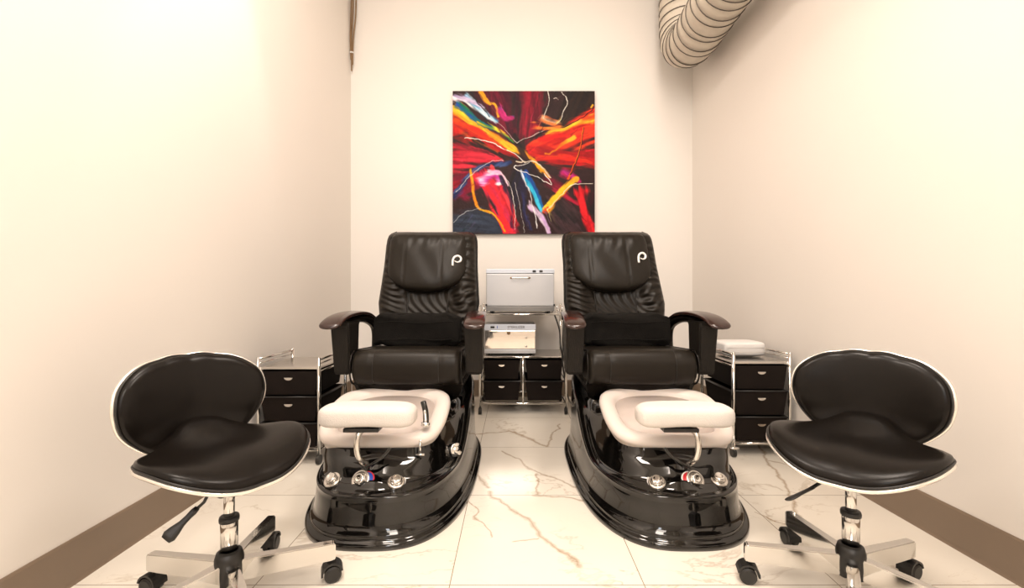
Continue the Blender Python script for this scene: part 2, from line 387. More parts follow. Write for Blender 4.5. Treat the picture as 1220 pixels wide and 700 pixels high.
    S([(430, 150), (465, 172), (495, 170)], 20, 14, (250, 235, 200), (240, 120, 60), 1, .9, .9); S([(400, 190), (450, 205), (500, 190)], 20, 16, (225, 50, 30), (245, 150, 50), .9, .9, .9)
    S([(448, 40), (460, 80), (440, 130), (432, 155)], 2.5, 2, (225, 220, 210), None, 1, .5)
    S([(512, 40), (535, 80), (525, 130), (490, 178)], 3.5, 2.5, (215, 210, 200), None, 1, .5)
    S([(480, 72), (490, 68), (498, 76)], 2, 2, (220, 210, 200), None, .9, .5)
    S([(90, 242), (180, 252), (290, 300), (350, 348)], 2.5, 4, (240, 230, 220), None, 1, .5)
    S([(315, 345), (400, 350), (465, 412)], 5, 6, (240, 225, 200), (200, 180, 160), 1, .6)
    S([(370, 350), (305, 372), (400, 410), (470, 445), (440, 400)], 2.6, 2.6, (245, 240, 235), None, 1, .5)
    S([(50, 480), (110, 410), (190, 350), (260, 335)], 2.2, 2, (235, 230, 225), None, .8, .5)
    S([(40, 610), (90, 565), (160, 545)], 2, 2, (200, 205, 210), None, .8, .5)
    S([(250, 390), (300, 480), (312, 640)], 2, 2, (250, 240, 235), None, .9, .6)
    S([(460, 548), (540, 460), (600, 440), (648, 440)], 2.4, 2, (250, 235, 220), None, .95, .5)
    S([(310, 440), (345, 600), (352, 650)], 1.8, 1.6, (220, 215, 215), None, .8, .5)
    S([(448, 556), (520, 480)], 5, 2, (250, 235, 150), None, .8, .9)
    rr_ = np.random.RandomState(11)
    for k in range(150):      # loose dabs of paint dragged along the main diagonals
        x, y = rr_.uniform(45, 650, 2); a_ = math.atan2(y - 340, x - 350) + rr_.normal(0, .12); l_ = rr_.uniform(18, 70)
        px_, py_ = min(N - 1, int((x - 38) / 619 * N)), min(N - 1, int((y - 38) / 619 * N)); c0 = img[py_, px_]
        c1 = np.clip(c0 * rr_.uniform(.5, 1.5) + rr_.uniform(-14, 26, 3) * (c0.sum() > 180), 8, 250)
        S([(x, y), (x + l_ * math.cos(a_), y + l_ * math.sin(a_))], rr_.uniform(2, 8), 1.5, c1, None, .6, .9)
    img = np.clip(img * (.94 + .12 * vnoise(60, 60, 99)[..., None]), 0, 255) / 255.
    lin = np.where(img <= .04045, img / 12.92, ((img + .055) / 1.055) ** 2.4) * .82
    x0, x1, z0, z1 = -.510, .678, 1.368, 2.560; yf = YB - .036
    t = thing('abstract_painting', 'square red, orange and black abstract canvas hung on the back wall', 'painting', ((x0 + x1) / 2, YB - .003, z0))
    W = x1 - x0; H = z1 - z0
    V = np.zeros((N, N, 3)); V[..., 0] = -W / 2 + xs * W; V[..., 1] = -.0345 - .0012 * vnoise(90, 90, 5); V[..., 2] = H - ys * H
    idx = np.arange(N * N).reshape(N, N)
    F = np.stack([idx[:-1, :-1], idx[1:, :-1], idx[1:, 1:], idx[:-1, 1:]], -1).reshape(-1, 4)
    me = bpy.data.meshes.new('painted_canvas'); me.from_pydata(V.reshape(-1, 3).tolist(), [], F.tolist())
    ca = me.color_attributes.new('paint', 'FLOAT_COLOR', 'POINT')
    ca.data.foreach_set('color', np.concatenate([lin.reshape(-1, 3), np.ones((N * N, 1))], 1).ravel())
    m = bpy.data.materials.new('oil_paint'); m.use_nodes = True; tt = m.node_tree; p = tt.nodes['Principled BSDF']
    a = nd(tt, 'ShaderNodeAttribute', attribute_name='paint'); tt.links.new(a.outputs['Color'], p.inputs['Base Color']); p.inputs['Roughness'].default_value = .5; p.inputs['Specular IOR Level'].default_value = .15
    link('painted_canvas', me, m, t, True)
    bm = bmesh.new(); bx(bm, -W / 2, W / 2, -.0335, 0, 0, H, .002)
    from_bm('stretcher_frame', bm, mat('dark_canvas_edge', (.03, .015, .015), .6, var=.3), t)
make_painting()

# ------------------------------------------------------------------ pedicure chair
def pedicure_chair(cx, s, label, roll=0.):
    """local origin on the floor at world y = 2.2; s=+1: left chair, -1: mirrored details"""
    YO = 2.2
    T = thing('pedicure_chair', label, 'pedicure chair', (cx, YO, 0), 0, 'pedicure spa chairs')
    N = 176
    # tub shell
    def outer(th, ins):
        c, si = math.cos(th), math.sin(th); e = 2 / (2.85 if si < 0 else 2.6)
        a = .337 - ins + (.030 if c * s < 0 else .0) * smooth01(.2, -.5, si); b = (.77 if si < 0 else .62) - ins
        x = a * sgp(c, e); y = .10 + b * sgp(si, e)
        if si > 0: x *= 1 - .10 * (si ** 2)
        return x, y
    def rim(th, k=1.):
        c, si = math.cos(th), math.sin(th); e = 2 / 2.4
        a = .255 * k; b = .235 * k
        x = a * sgp(c, e); y = -.245 + b * sgp(si, e)
        if si < 0: x *= 1 + .05 * si * si
        # the lip swells out at the front corners and dips between
        wv = 1 - .022 * math.cos(4 * th) + .02 * math.sin(th)
        return x * wv - .042 * s, y * wv
    def ridge(y): return .168 + .20 * smooth01(-.32, .22, y) + .05 * smooth01(.1, .5, y)
    def rimz(y): return .285 + .10 * smooth01(-.5, -.05, y)
    rings = []
    for ins, z in ((0, 0), (0, .013), (.003, .019), (.010, .023), (.018, .026), (.021, .031), (.018, .038), (.020, .044), (.027, .047)):
        rings.append([Vector((*outer(2 * PI * k / N, ins), z)) for k in range(N)])
    for ins, fz in ((.034, .2), (.037, .5), (.040, .8), (.043, .92), (.040, .955), (.044, .985), (.054, 1.0)):
        R = []
        for k in range(N):
            x, y = outer(2 * PI * k / N, ins); zr = ridge(y); R.append(Vector((x, y, .047 + (zr - .047) * fz)))
        rings.append(R)
    # deck between ridge and rim: (blend, height blend)
    for t_, g in ((.05, .0), (.12, .03), (.2, .10), (.26, .20), (.30, .22), (.36, .24), (.44, .36), (.54, .52), (.64, .68), (.76, .74), (.86, .80), (.94, .95), (1.0, 1.0)):
        R = []
        for k in range(N):
            th = 2 * PI * k / N; x0, y0 = outer(th, .054); x1, y1 = rim(th, .97); zr = ridge(y0)
            x = x0 + (x1 - x0) * t_; y = y0 + (y1 - y0) * t_; z1 = rimz(y1)
            side = abs(math.cos(th)) ** 2 * (1 if math.sin(th) < .3 else 1)
            gg = g - side * .55 * math.sin(PI * t_)          # a trough runs along both flanks
            z = zr + (z1 - zr) * g - side * .055 * math.sin(PI * t_)
            # front deck: low swells between the three controls
            fr = max(0, -math.sin(th)) ** 2
            z += .008 * fr * math.sin(PI * t_) * math.cos(x * 30)
            R.append(Vector((x, y, z)))
        rings.append(R)
    for k_, z in ((.93, -.02), (.80, -.10), (.5, -.17)):
        rings.append([Vector((rim(2 * PI * k / N, k_)[0] * 1, rim(2 * PI * k / N, k_)[1], rimz(rim(2 * PI * k / N, k_)[1]) + z)) for k in range(N)])
    bm = bmesh.new(); loft(bm, rings); tub = from_bm('tub_shell', bm, gloss, T, True)
    # basin
    def rr(k, z): return [Vector((rim(2 * PI * i / N, k)[0], rim(2 * PI * i / N, k)[1], rimz(rim(2 * PI * i / N, k)[1]) + z)) for i in range(N)]
    bm = bmesh.new()
    loft(bm, [rr(.955, -.03), rr(.985, -.028), rr(1.0, -.005), rr(1.045, .000), rr(1.065, .012), rr(1.055, .026), rr(1.01, .036), rr(.93, .038), rr(.84, .033), rr(.79, .018), rr(.77, -.004)], caps=False)
    bas = from_bm('basin_rim', bm, whitep, T, True)
    bm = bmesh.new(); loft(bm, [rr(.785, .006), rr(.76, -.04), rr(.72, -.10), rr(.62, -.135), rr(.4, -.145), rr(.1, -.147)]); from_bm('basin_bowl', bm, pinkp, T, True)
    bm = bmesh.new()
    for xx in (.20,):
        th = math.radians(-52 if s > 0 else -35); p = Vector((*rim(th, 1.05), rimz(rim(th, 1)[1])))
        cyl(bm, p + Vector((0, -.004, .02)), p + Vector((0, -.01, -.035)), .0045, 10); cyl(bm, p + Vector((-.018, -.01, -.035)), p + Vector((.018, -.01, -.035)), .005, 10)
    from_bm('basin_clip', bm, chrome, T, True)
    # footrest
    fx = (-.030 if s > 0 else .022)
    def bean(p):
        q = Vector(p); q.z *= .84 + .16 * min(1, abs(p.x / .15)) ** 2
        q.y += .010 * math.cos(p.x * 17); return q
    bm = bmesh.new(); sellip(bm, (fx, -.535, .435), (.179, .072, .046), .55, .62, 56, 24, bean)
    fr = from_bm('footrest_pad', bm, whitec, T, True)
    bm = bmesh.new(); bx(bm, fx - .02 - .065, fx - .02 + .065, -.575, -.485, .378, .392, .003); from_bm('footrest_plate', bm, dark, fr)
    px = -.055 * s
    bm = bmesh.new(); tube(bm, catmull([(px + .015 * s, -.53, .386), (px - .004 * s, -.56, .372), (px - .010 * s, -.57, .33), (px - .004 * s, -.562, .28), (px + .012 * s, -.53, .245)], 8), .011, 14)
    from_bm('footrest_arm', bm, chrome_s, fr, True)
    bm = bmesh.new(); tube(bm, catmull([(px + .012 * s, -.55, .24), (px + .05 * s, -.56, .262), (px + .085 * s, -.55, .285), (px + .105 * s, -.54, .31)], 8), .006, 8)
    from_bm('arm_bracket', bm, gloss, fr, True)
    # hand spray with lever
    if s > 0:
        bm = bmesh.new(); tube(bm, catmull([(.155, -.40, .362), (.150, -.38, .40), (.135, -.355, .435)], 6), .012, 12)
        hs = from_bm('spray_handle', bm, gloss, T, True)
        bm = bmesh.new(); tube(bm, catmull([(.158, -.42, .355), (.154, -.405, .39), (.148, -.39, .41)], 4), .006, 8); tube(bm, [(.155, -.41, .352), (.156, -.408, .366)], .018, 14); from_bm('spray_collar', bm, chrome, hs, True)
    # controls on the front deck
    def surf(x, th):  # a point and normal on the deck at angle th and blend t
        x0, y0 = outer(th, .054); x1, y1 = rim(th, .97); return x0, y0, x1, y1
    kx = [-.168, -.055, .075] if s > 0 else [-.082, .058, .155]
    bpy.context.view_layer.update()
    from mathutils.bvhtree import BVHTree
    vs = [p.co.copy() for p in tub.data.vertices]; fs = [tuple(p.vertices) for p in tub.data.polygons]; bvh = BVHTree.FromPolygons(vs, fs)
    for i, x in enumerate(kx):
        # hit the deck along the direction the camera sees the knob row from above
        hit = bvh.ray_cast(Vector((x, -.555 + (.02 if abs(x) > .12 else -.0), 1)), Vector((0, 0, -1)))
        p, n = hit[0], hit[1]
        if n.z < 0: n = -n
        n = (n + Vector((0, -.35, .2))).normalized(); Q = axisM(n)
        big = abs(x) < .065
        r = .034 if big else .031
        bm = bmesh.new(); lathe(bm, [(.004, -.01), (r, -.01), (r + .001, .004), (r - .003, .008), (r - .006, .007), (.004, .006)], p, 32, Q)
        k = from_bm('control_knob', bm, chrome_s, T, True)
        bm = bmesh.new(); lathe(bm, [(.003, .006), (.021, .006), (.020, .018), (.014, .024), (.010, .021), (.002, .022)], p, 28, Q)
        for j in range(5 if big else 3):
            a = 2 * PI * j / (5 if big else 3); c0 = p + Q @ Vector((.017 * math.cos(a), .017 * math.sin(a), .014)); sellip(bm, c0, (.006, .006, .006), 1, 1, 10, 6)
        from_bm('knob_cap', bm, chrome, k, True)
        bm = bmesh.new()  # printed dial arc at the upper outer side
        side = (1 if s > 0 else -1)
        tt = (Vector((side, 0, 0)) - n * (side * n.x)).normalized()
        if big:
            c = p + tt * .022
            lathe(bm, [(.002, -.01), (.030, -.01), (.030, .0035), (.002, .004)], c, 28, Q); e_ = from_bm('dial_plate', bm, red if s > 0 else white_ink, k, True)
            bm = bmesh.new(); lathe(bm, [(.002, .0), (.026, .0), (.026, .0042), (.002, .0047)], c, 28, Q); from_bm('dial_face', bm, blue if s > 0 else red, k, True)
        else:
            c = p + (Vector((0, 1, .6)) - n * n.dot(Vector((0, 1, .6)))).normalized() * .008
            lathe(bm, [(.002, -.012), (.034, -.012), (.034, .0015), (.002, .002)], c, 28, Q); from_bm('dial_plate', bm, white_ink, k, True)
    # jet cover on the flank
    bm = bmesh.new(); hit = bvh.ray_cast(Vector((.255, -.25, 1)), Vector((0, 0, -1))); p = hit[0]; Q = axisM((.75, -1, .25))
    lathe(bm, [(.003, -.03), (.028, -.03), (.030, .006), (.027, .012), (.018, .010), (.015, .016), (.003, .017)], p + Vector((0, 0, .03)), 28, Q); from_bm('jet_cover', bm, chrome, T, True)

    # seat
    def sect(y0, y1, z0, z1, r, n=6):
        out = []
        for (cy, cz, a0) in ((y0 + r, z0 + r, PI), (y1 - r * .6, z0 + r * .6, 1.5 * PI), (y1 - r * .6, z1 - r * .6, 0), (y0 + r, z1 - r, .5 * PI)):
            q = r if cy == y0 + r else r * .6
            for k in range(n + 1):
                a = a0 + (PI / 2) * k / n; out.append((cy + q * math.cos(a), cz + q * math.sin(a)))
        return out
    pr = sect(-.11, .45, .440, .610, .07); cy_, cz_ = .17, .525
    def slab(bm, X, prof, bulge=0, er=.035, seams=()):
        rings = []
        M = 40
        for i in range(M + 1):
            u = -1 + 2 * i / M; x = X * u; d = X - abs(x)
            k = 1 if d > er else math.sqrt(max(0, 1 - ((er - d) / er) ** 2))
            ins = er * (1 - k); dip = sum(.006 * math.exp(-((x - sx_) / .006) ** 2) for sx_ in seams)
            R = []
            for (yy, zz) in prof:
                dy, dz = yy - cy_, zz - cz_; L = math.hypot(dy, dz)
                f = ins + dip; yy2 = yy - math.copysign(min(f, abs(dy)), dy) if abs(dy) > .2 else yy
                zz2 = zz - math.copysign(min(f, abs(dz)), dz)
                if dz > 0: zz2 += bulge * (1 - u * u) - .03 * smooth01(.0, .4, yy)
                R.append(Vector((x, yy2, zz2)))
            rings.append(R)
        loft(bm, rings)
    bm = bmesh.new(); slab(bm, .268, pr, .006, .04, (-.155, .155)); seat = from_bm('seat_cushion', bm, leather, T, True)
    for sx_ in (-1, 1):
        bm = bmesh.new(); x = sx_ * .262; pp = [(x, a * .98 - .002, b - (.03 * smooth01(.0, .4, a) if b > .525 else 0)) for a, b in sect(-.105, .44, .444, .606, .068)]
        tube(bm, pp, .0045, 8, True); from_bm('piping', bm, vinyl, seat, True)
    for sx_ in (-1, 1):
        bm = bmesh.new(); x = sx_ * .155
        tube(bm, [(x, a, b) for a, b in pr[22:28] + pr[0:4]], .0016, 6); from_bm('seam', bm, dark, seat, True)
    bm = bmesh.new()
    loft(bm, [[Vector((x, y, z)) for x, y in ((-a, y0), (0, y0 - .015), (a, y0), (a, .5), (-a, .5))] for a, y0, z in ((.235, .02, .37), (.25, -.03, .40), (.262, -.055, .445), (.262, -.04, .47))])
    from_bm('seat_apron', bm, vinyl, T)
    bm = bmesh.new(); loft(bm, [[Vector((x, y, z)) for x, y in ((-a, y0), (a, y0), (a, y1), (-a, y1))] for a, y0, y1, z in ((.22, .12, .5, .34), (.27, .08, .55, .44), (.305, .02, .58, .52), (.30, .02, .58, .56))])
    bmesh.ops.bevel(bm, geom=bm.edges[:], offset=.012, segments=2, affect='EDGES'); from_bm('seat_base', bm, leather, T)
    # backrest (frame shell + leather front with side bolsters)
    ZB, ZT = .56, 1.262
    def half(z):
        return interp([(.55, .225), (.66, .25), (.74, .285), (.82, .298), (.9, .292), (1.05, .282), (1.17, .280), (1.21, .277), (1.24, .268), (1.254, .25), (1.262, .225)], z)
    def yb(z): return .40 + .20 * (z - ZB) / (ZT - ZB)
    def wr(x, z):
        a = abs(x)
        side = smooth01(.12, .2, a)
        w1 = math.sin(z * 150 + 9 * a + 5 * math.sin(x * 21 + z * 13)) * .0065 * side * smooth01(1.2, 1.0, z)
        w1 += math.sin(z * 75 - 30 * a + 3 * math.sin(z * 20 + x * 9)) * .0045 * side
        w2 = math.sin(x * 120 + 22 * math.sin(z * 9)) * .0045 * (1 - side)
        return w1 + w2
    bm = bmesh.new(); NX, NZ = 56, 110
    rows = []
    def roll_x(z): return math.tan(roll) * (z - .7)
    for j in range(NZ + 1):
        z = ZB + (ZT - ZB) * j / NZ; h = half(z); front = []; back = []
        for i in range(NX + 1):
            u = -1 + 2 * i / NX; x = h * u
            edge = math.sqrt(max(0, 1 - u ** 8)) * math.sqrt(max(0.03, min(1, (ZT - z) / .035)))
            bol = .045 * smooth01(.35, .75, abs(u)) * smooth01(.55, .7, z)
            front.append(Vector((x + roll_x(z), yb(z) - (.038 + bol) * edge + wr(x, z) * edge, z)))
        for i in range(NX, -1, -1):
            u = -1 + 2 * i / NX; x = h * u * .985; edge = math.sqrt(max(0, 1 - u ** 8))
            back.append(Vector((x + roll_x(z), yb(z) + .012 + .05 * edge * math.sqrt(max(.03, min(1, (ZT - z) / .05))), z)))
        rows.append(front + back)
    loft(bm, rows); back = from_bm('backrest', bm, leather, T, True)
    for sgn in (-1, 1):
        bm = bmesh.new(); pts = []
        for j in range(0, NZ + 1, 2):
            z = ZB + (ZT - ZB) * j / NZ; pts.append((sgn * half(z) * 1.0 + roll_x(z), yb(z) + .004, z))
        tube(bm, pts, .006, 8); from_bm('edge_piping', bm, vinyl, back, True)
        bm = bmesh.new(); pts = []
        for j in range(20, 90, 3):
            z = ZB + (ZT - ZB) * j / NZ; x = sgn * (.10 + .025 * math.sin((z - .6) * 4)); pts.append((x + roll_x(z), yb(z) - .041, z))
        tube(bm, pts, .005, 8); from_bm('channel_piping', bm, leather, back, True)
    # head cushion
    def hh(z):
        if z > 1.03: return interp([(1.03, .238), (1.15, .236), (1.2, .234), (1.225, .226), (1.238, .210), (1.246, .18)], z)
        t = (1.03 - z) / (1.03 - .885); return .238 * math.sqrt(max(0, 1 - t ** 2.3))
    rows = []; z0h, z1h = .886, 1.246
    for j in range(71):
        t = j / 70; z = z0h + (z1h - z0h) * (.5 - .5 * math.cos(PI * t)); h = hh(z); R = []
        ez = math.sqrt(max(0, 1 - abs((2 * (z - z0h) / (z1h - z0h) - 1)) ** 4))
        yc = yb(z) - .065
        for i in range(49):
            u = -1 + 2 * i / 48; x = h * u; e = (max(0, 1 - abs(u) ** 3.2)) ** .5 * ez
            wn = (math.sin(x * 95 + 3 * math.sin(z * 14)) * .0035) * smooth01(1.10, 1.23, z) + .002 * math.sin(x * 40 + z * 25)
            dip = .005 * (math.exp(-((abs(x + .02) - .11) / .005) ** 2))
            R.append(Vector((x + roll_x(z) - .008, yc - .062 * e + (wn + dip) * e, z)))
        for i in range(48, -1, -1):
            u = -1 + 2 * i / 48; x = h * u; e = (max(0, 1 - abs(u) ** 3.2)) ** .5 * ez
            R.append(Vector((x + roll_x(z) - .008, yc + .03 * e + .001, z)))
        rows.append(R)
    bm = bmesh.new(); loft(bm, rows); head = from_bm('head_cushion', bm, leather, T, True)
    bm = bmesh.new(); pts = [(roll_x(z) - .008 + sg * (hh(z) + .001), yb(z) - .062, z) for sg, zs in ((-1, np.linspace(1.22, .889, 24)), (1, np.linspace(.889, 1.22, 24))) for z in zs]
    tube(bm, pts, .005, 8); from_bm('cushion_piping', bm, vinyl, head, True)
    # logo: a looped p drawn as one flat ribbon
    ox, oz = roll_x(1.08) + (.172 if s > 0 else .168), (1.072 if s > 0 else 1.09)
    pth = catmull([(-.021, 0, -.030), (-.021, 0, .002), (-.012, 0, .022), (.008, 0, .029), (.024, 0, .017), (.022, 0, -.001), (.006, 0, -.009), (-.012, 0, -.001)], 6)
    bm = bmesh.new()
    def fz(x, z):
        h = hh(z); u = (x - roll_x(z) + .008) / h; ez = 1; e = (max(0, 1 - abs(u) ** 3.2)) ** .5; return yb(z) - .065 - .062 * e - .004
    tube(bm, [(p.x + ox, fz(p.x + ox, p.z + oz), p.z + oz) for p in pth], .0058, 8, rs=[.0062 if k < 30 else .0062 - .004 * (k - 30) / 12 for k in range(len(pth))])
    from_bm('embroidered_mark', bm, white_ink, head, True)
    # arms
    for sg in (-1, 1):
        bm = bmesh.new(); xc = sg * .318
        loft(bm, [[Vector((x, y, z)) for x, y in ((xc - a, y0), (xc + a, y0), (xc + a, y1), (xc - a, y1))] for a, y0, y1, z in ((.034, -.055, .06, .49), (.038, -.06, .065, .497), (.041, -.07, .06, .60), (.044, -.085, .06, .72), (.042, -.08, .09, .745))])
        bmesh.ops.bevel(bm, geom=bm.edges[:], offset=.006, segments=2, affect='EDGES')
        arm = from_bm('armrest', bm, ribbed, T)
        bm = bmesh.new(); tube(bm, catmull([(xc, .0, .73), (xc, .12, .75), (xc - sg * .01, .28, .735), (xc - sg * .02, .40, .68), (xc - sg * .02, .42, .58), (xc - sg * .02, .38, .50), (xc - sg * .02, .2, .47)], 8), .028, 12, flat=.8)
        from_bm('arm_brace', bm, vinyl, arm, True)
        # wooden cap: arched, rounded end at the front
        rows = []; ctl = catmull([(xc + sg * .012, -.195, .727), (xc + sg * .01, -.12, .758), (xc + sg * .006, -.02, .775), (xc, .12, .779), (xc - sg * .006, .26, .764), (xc - sg * .01, .36, .735)], 6)
        for i, p in enumerate(ctl):
            t = i / (len(ctl) - 1); wv = .050 * math.sqrt(max(.02, 1 - max(0, (.10 - t) / .10) ** 2)) * (1 - .35 * smooth01(.5, 1, t)); th_ = .012 * (.5 + .5 * smooth01(0, .06, t))
            R = []
            for k in range(20):
                a = 2 * PI * k / 20; R.append(Vector((p.x + wv * sgp(math.cos(a), .7), p.y, p.z + th_ * sgp(math.sin(a), .8))))
            rows.append(R)
        bm = bmesh.new(); loft(bm, rows); from_bm('arm_pad', bm, wood, arm, True, label='polished dark cherry wood arm pad')
    return T
pedicure_chair(-.510, 1, 'black leather pedicure chair with glossy tub on the left, white footrest at its left side')
pedicure_chair(.612, -1, 'black leather pedicure chair with glossy tub on the right, backrest leaning towards the painting', roll=math.radians(-3.2))

def lumbar(cx, label):
    bm = bmesh.new()
    def f(p):
        q = Vector(p); q.z += .006 * math.sin(p.x * 40 + 2) + .003 * math.sin(p.x * 90); q.y += .006 * math.sin(p.z * 90 + p.x * 12) ; return q
    sellip(bm, (0, 0, .085), (.236, .066, .088), .28, .3, 72, 28, f)
    o = from_bm('lumbar_pillow', bm, cloth, None, True, label=label, category='pillow', group='black lumbar pillows')
    o.location = (cx, 2.442, .597)
    for k in (-.10, .10):
        bm = bmesh.new(); tube(bm, [(x, -.078 + .003 * math.sin(x * 30), .085 + k * .45 + .004 * math.sin(x * 22 + k * 40)) for x in np.linspace(-.2, .2, 24)], .003, 6)
        from_bm('seam', bm, cloth, o, True)
lumbar(-.523, 'black fabric lumbar pillow lying on the seat of the left pedicure chair')
lumbar(.612, 'black fabric lumbar pillow lying on the seat of the right pedicure chair')

# ------------------------------------------------------------------ saddle stools
def stool(loc, rot, star, label, lever_a, l0, l1, lz0, lz1):
    T = thing('saddle_stool', label, 'stool', loc, 0, 'black saddle stools on chrome star bases')
    Rz = Matrix.Rotation(rot, 3, 'Z')
    NS = 120
    so = [(-180, .225), (-150, .232), (-120, .215), (-90, .198), (-60, .215), (-30, .232), (0, .228), (18, .212), (38, .168), (55, .155), (72, .172), (90, .18), (108, .172), (125, .155), (142, .168), (162, .212), (180, .225)]
    bo = [(-180, .226), (-165, .218), (-148, .198), (-132, .184), (-115, .180), (-90, .172), (-65, .180), (-48, .184), (-32, .198), (-15, .218), (0, .226), (15, .222), (34, .188), (56, .150), (90, .130), (124, .150), (146, .188), (165, .222), (180, .226)]
    def smooth_tab(tab, sc=.93):
        tab = [(a_, r_ * sc) for a_, r_ in tab]
        A = np.arange(360) - 180.; v = np.interp(A, [t[0] for t in tab], [t[1] for t in tab])
        k = np.hanning(19); k /= k.sum(); v = np.convolve(np.concatenate([v[-30:], v, v[:30]]), k, 'same')[30:-30]
        return lambda deg: float(np.interp((deg + 180) % 360, np.arange(361), np.append(v, v[0])))
    sR, bR = smooth_tab(so), smooth_tab(bo, .95)
    ZS = .405
    def E(u, v):
        e = 1.0 * u * u - 1.1 * min(0, v + .04) ** 2 * (1 if v < 0 else 0)
        e += .082 * math.exp(-abs((v - .20) / .14) ** 2.6 - abs(u / .135) ** 3)
        e += .008 * math.exp(-((v + .03) / .09) ** 2 - (u / .06) ** 2)
        return e
    def smap(u, v, h):
        p = Rz @ Vector((u, v + .02, 0)); return Vector((p.x, p.y, ZS + E(u, v) + h))
    RB = .34; zc = .568; yc = .237
    def bmap(u, w_, h):
        ps = u / RB; x = (RB - h) * math.sin(ps); y = yc + h * -1 + 0 - (RB - h) * (1 - math.cos(ps)) ; y += .16 * (w_ ) * .6 + .03 * smooth01(-.06, -.16, w_) * -1
        p = Rz @ Vector((x, y, 0)); return Vector((p.x, p.y, zc + w_))
    def pad(name, mp, rf, bulge, depth, m, parent, edge_in=.0):
        rows = []
        for s_, h in ((1.0, 0.0), (1.014, .18), (1.015, .32), (1.0, .50), (.965, .65), (.90, .80), (.80, .92), (.66, 1.02), (.48, 1.10), (.25, 1.16), (.05, 1.17)):
            rows.append([mp(s_ * rf(d) * math.cos(math.radians(d)), s_ * rf(d) * math.sin(math.radians(d)), h * bulge) for d in np.arange(NS) * 360 / NS - 180])
        low = []
        for s_, h in ((.05, -1), (.4, -1), (.7, -.92), (.88, -.65), (.97, -.3)):
            low.append([mp(s_ * rf(d) * math.cos(math.radians(d)), s_ * rf(d) * math.sin(math.radians(d)), h * depth) for d in np.arange(NS) * 360 / NS - 180])
        bm = bmesh.new(); loft(bm, rows); a = from_bm(name, bm, m, parent, True)
        bm = bmesh.new(); loft(bm, low + [[q for q in [mp(1.0 * rf(d) * math.cos(math.radians(d)), 1.0 * rf(d) * math.sin(math.radians(d)), -.001) for d in np.arange(NS) * 360 / NS - 180]]])
        b = from_bm(name + '_shell', bm, shellm, a, True)
        bm = bmesh.new(); tube(bm, [mp(1.015 * rf(d) * math.cos(math.radians(d)), 1.015 * rf(d) * math.sin(math.radians(d)), -.004) for d in np.arange(NS) * 360 / NS - 180], .0055, 8, True)
        from_bm('chrome_rim', bm, white_trim, a, True, label='bright chrome rim round the black pad')
        bm = bmesh.new(); tube(bm, [mp(1.022 * rf(d) * math.cos(math.radians(d)), 1.022 * rf(d) * math.sin(math.radians(d)), .006) for d in np.arange(NS) * 360 / NS - 180], .0028, 6, True)
        from_bm('piping', bm, dark, a, True)
        return a
    pad('seat', smap, sR, .038, .03, vinyl, T)
    bk = pad('backrest', bmap, bR, .038, .02, vinyl, T)
    # spine joining backrest and seat underneath
    bm = bmesh.new(); pts = [Rz @ Vector((0, y, z)) for y, z in ((.03, ZS - .035), (.13, ZS - .02), (.20, ZS + .04), (.235, ZS + .10), (.26, ZS + .17))]
    tube(bm, catmull([tuple(p) for p in pts], 6), .03, 14, flat=.4); from_bm('spine', bm, shellm, T, True)
    # mechanism, lever, post
    bm = bmesh.new(); bx(bm, -.06, .06, -.07, .07, ZS - .065, ZS - .028, .008)
    for v in bm.verts: v.co = Rz @ v.co
    from_bm('tilt_plate', bm, dark, T)
    d = Vector((math.cos(lever_a), math.sin(lever_a), 0)); n = Vector((.92, .39, 0)) if loc[0] < 0 else Vector((.75, .66, 0)); z = Vector((0, 0, 1))
    A_ = d * l0 + z * lz0; B_ = d * l1 + z * lz1; D_ = B_ - A_
    bm = bmesh.new(); tube(bm, [d * .04 + z * (ZS - .05), d * (l0 * .8) + z * (lz0 + .01), A_ + D_ * .15], .0045, 8); lev = from_bm('lever_rod', bm, dark, T, True)
    wn_ = (n - D_.normalized() * n.dot(D_.normalized())).normalized(); tn = wn_.cross(D_).normalized()
    bm = bmesh.new(); rows = []
    for t, wd in ((0, .007), (.12, .009), (.3, .008), (.5, .009), (.72, .015), (.88, .018), (1., .013)):
        c = A_ + D_ * t
        rows.append([c + wn_ * (wd * sgp(math.cos(2 * PI * k / 16), .8)) + tn * (.004 * math.sin(2 * PI * k / 16)) for k in range(16)])
    loft(bm, rows); from_bm('lever_paddle', bm, dark, lev, True)
    bm = bmesh.new(); lathe(bm, [(.014, .2), (.014, ZS - .03)], seg=24); from_bm('gas_lift', bm, chrome, T, True)
    bm = bmesh.new(); lathe(bm, [(.022, .14), (.0225, .244), (.021, .246), (.014, .246)], seg=28)
    post = from_bm('outer_column', bm, chrome, T, True)
    bm = bmesh.new(); lathe(bm, [(.0145, .242), (.0255, .242), (.026, .250), (.0245, .256), (.0145, .256)], seg=28); from_bm('column_collar', bm, dark, post, True)
    bm = bmesh.new(); lathe(bm, [(.01, .07), (.037, .07), (.038, .10), (.037, .138), (.032, .155), (.023, .16), (.023, .15)], seg=32); hub = from_bm('base_hub', bm, dark, T, True)
    for k in range(5):
        a = star + k * 2 * PI / 5; e = Vector((math.cos(a), math.sin(a), 0)); m_ = Vector((-e.y, e.x, 0))
        bm = bmesh.new()
        loft(bm, [[e * r + m_ * (w_ * sx) + z * zz for sx, zz in ((-1, z0), (1, z0), (1, z1), (-1, z1))] for r, w_, z0, z1 in ((.028, .016, .070, .130), (.10, .015, .070, .127), (.275, .013, .066, .118), (.282, .011, .068, .114))])
        bmesh.ops.bevel(bm, geom=[x for x in bm.edges], offset=.0025, segments=2, affect='EDGES')
        leg = from_bm('leg', bm, chrome, T)
        # twin wheel caster
        bm = bmesh.new(); cc = e * .262 + e * .0
        tube(bm, [cc + z * .075, cc + z * .045], .006, 8)
        rows = []
        off = m_ * .0
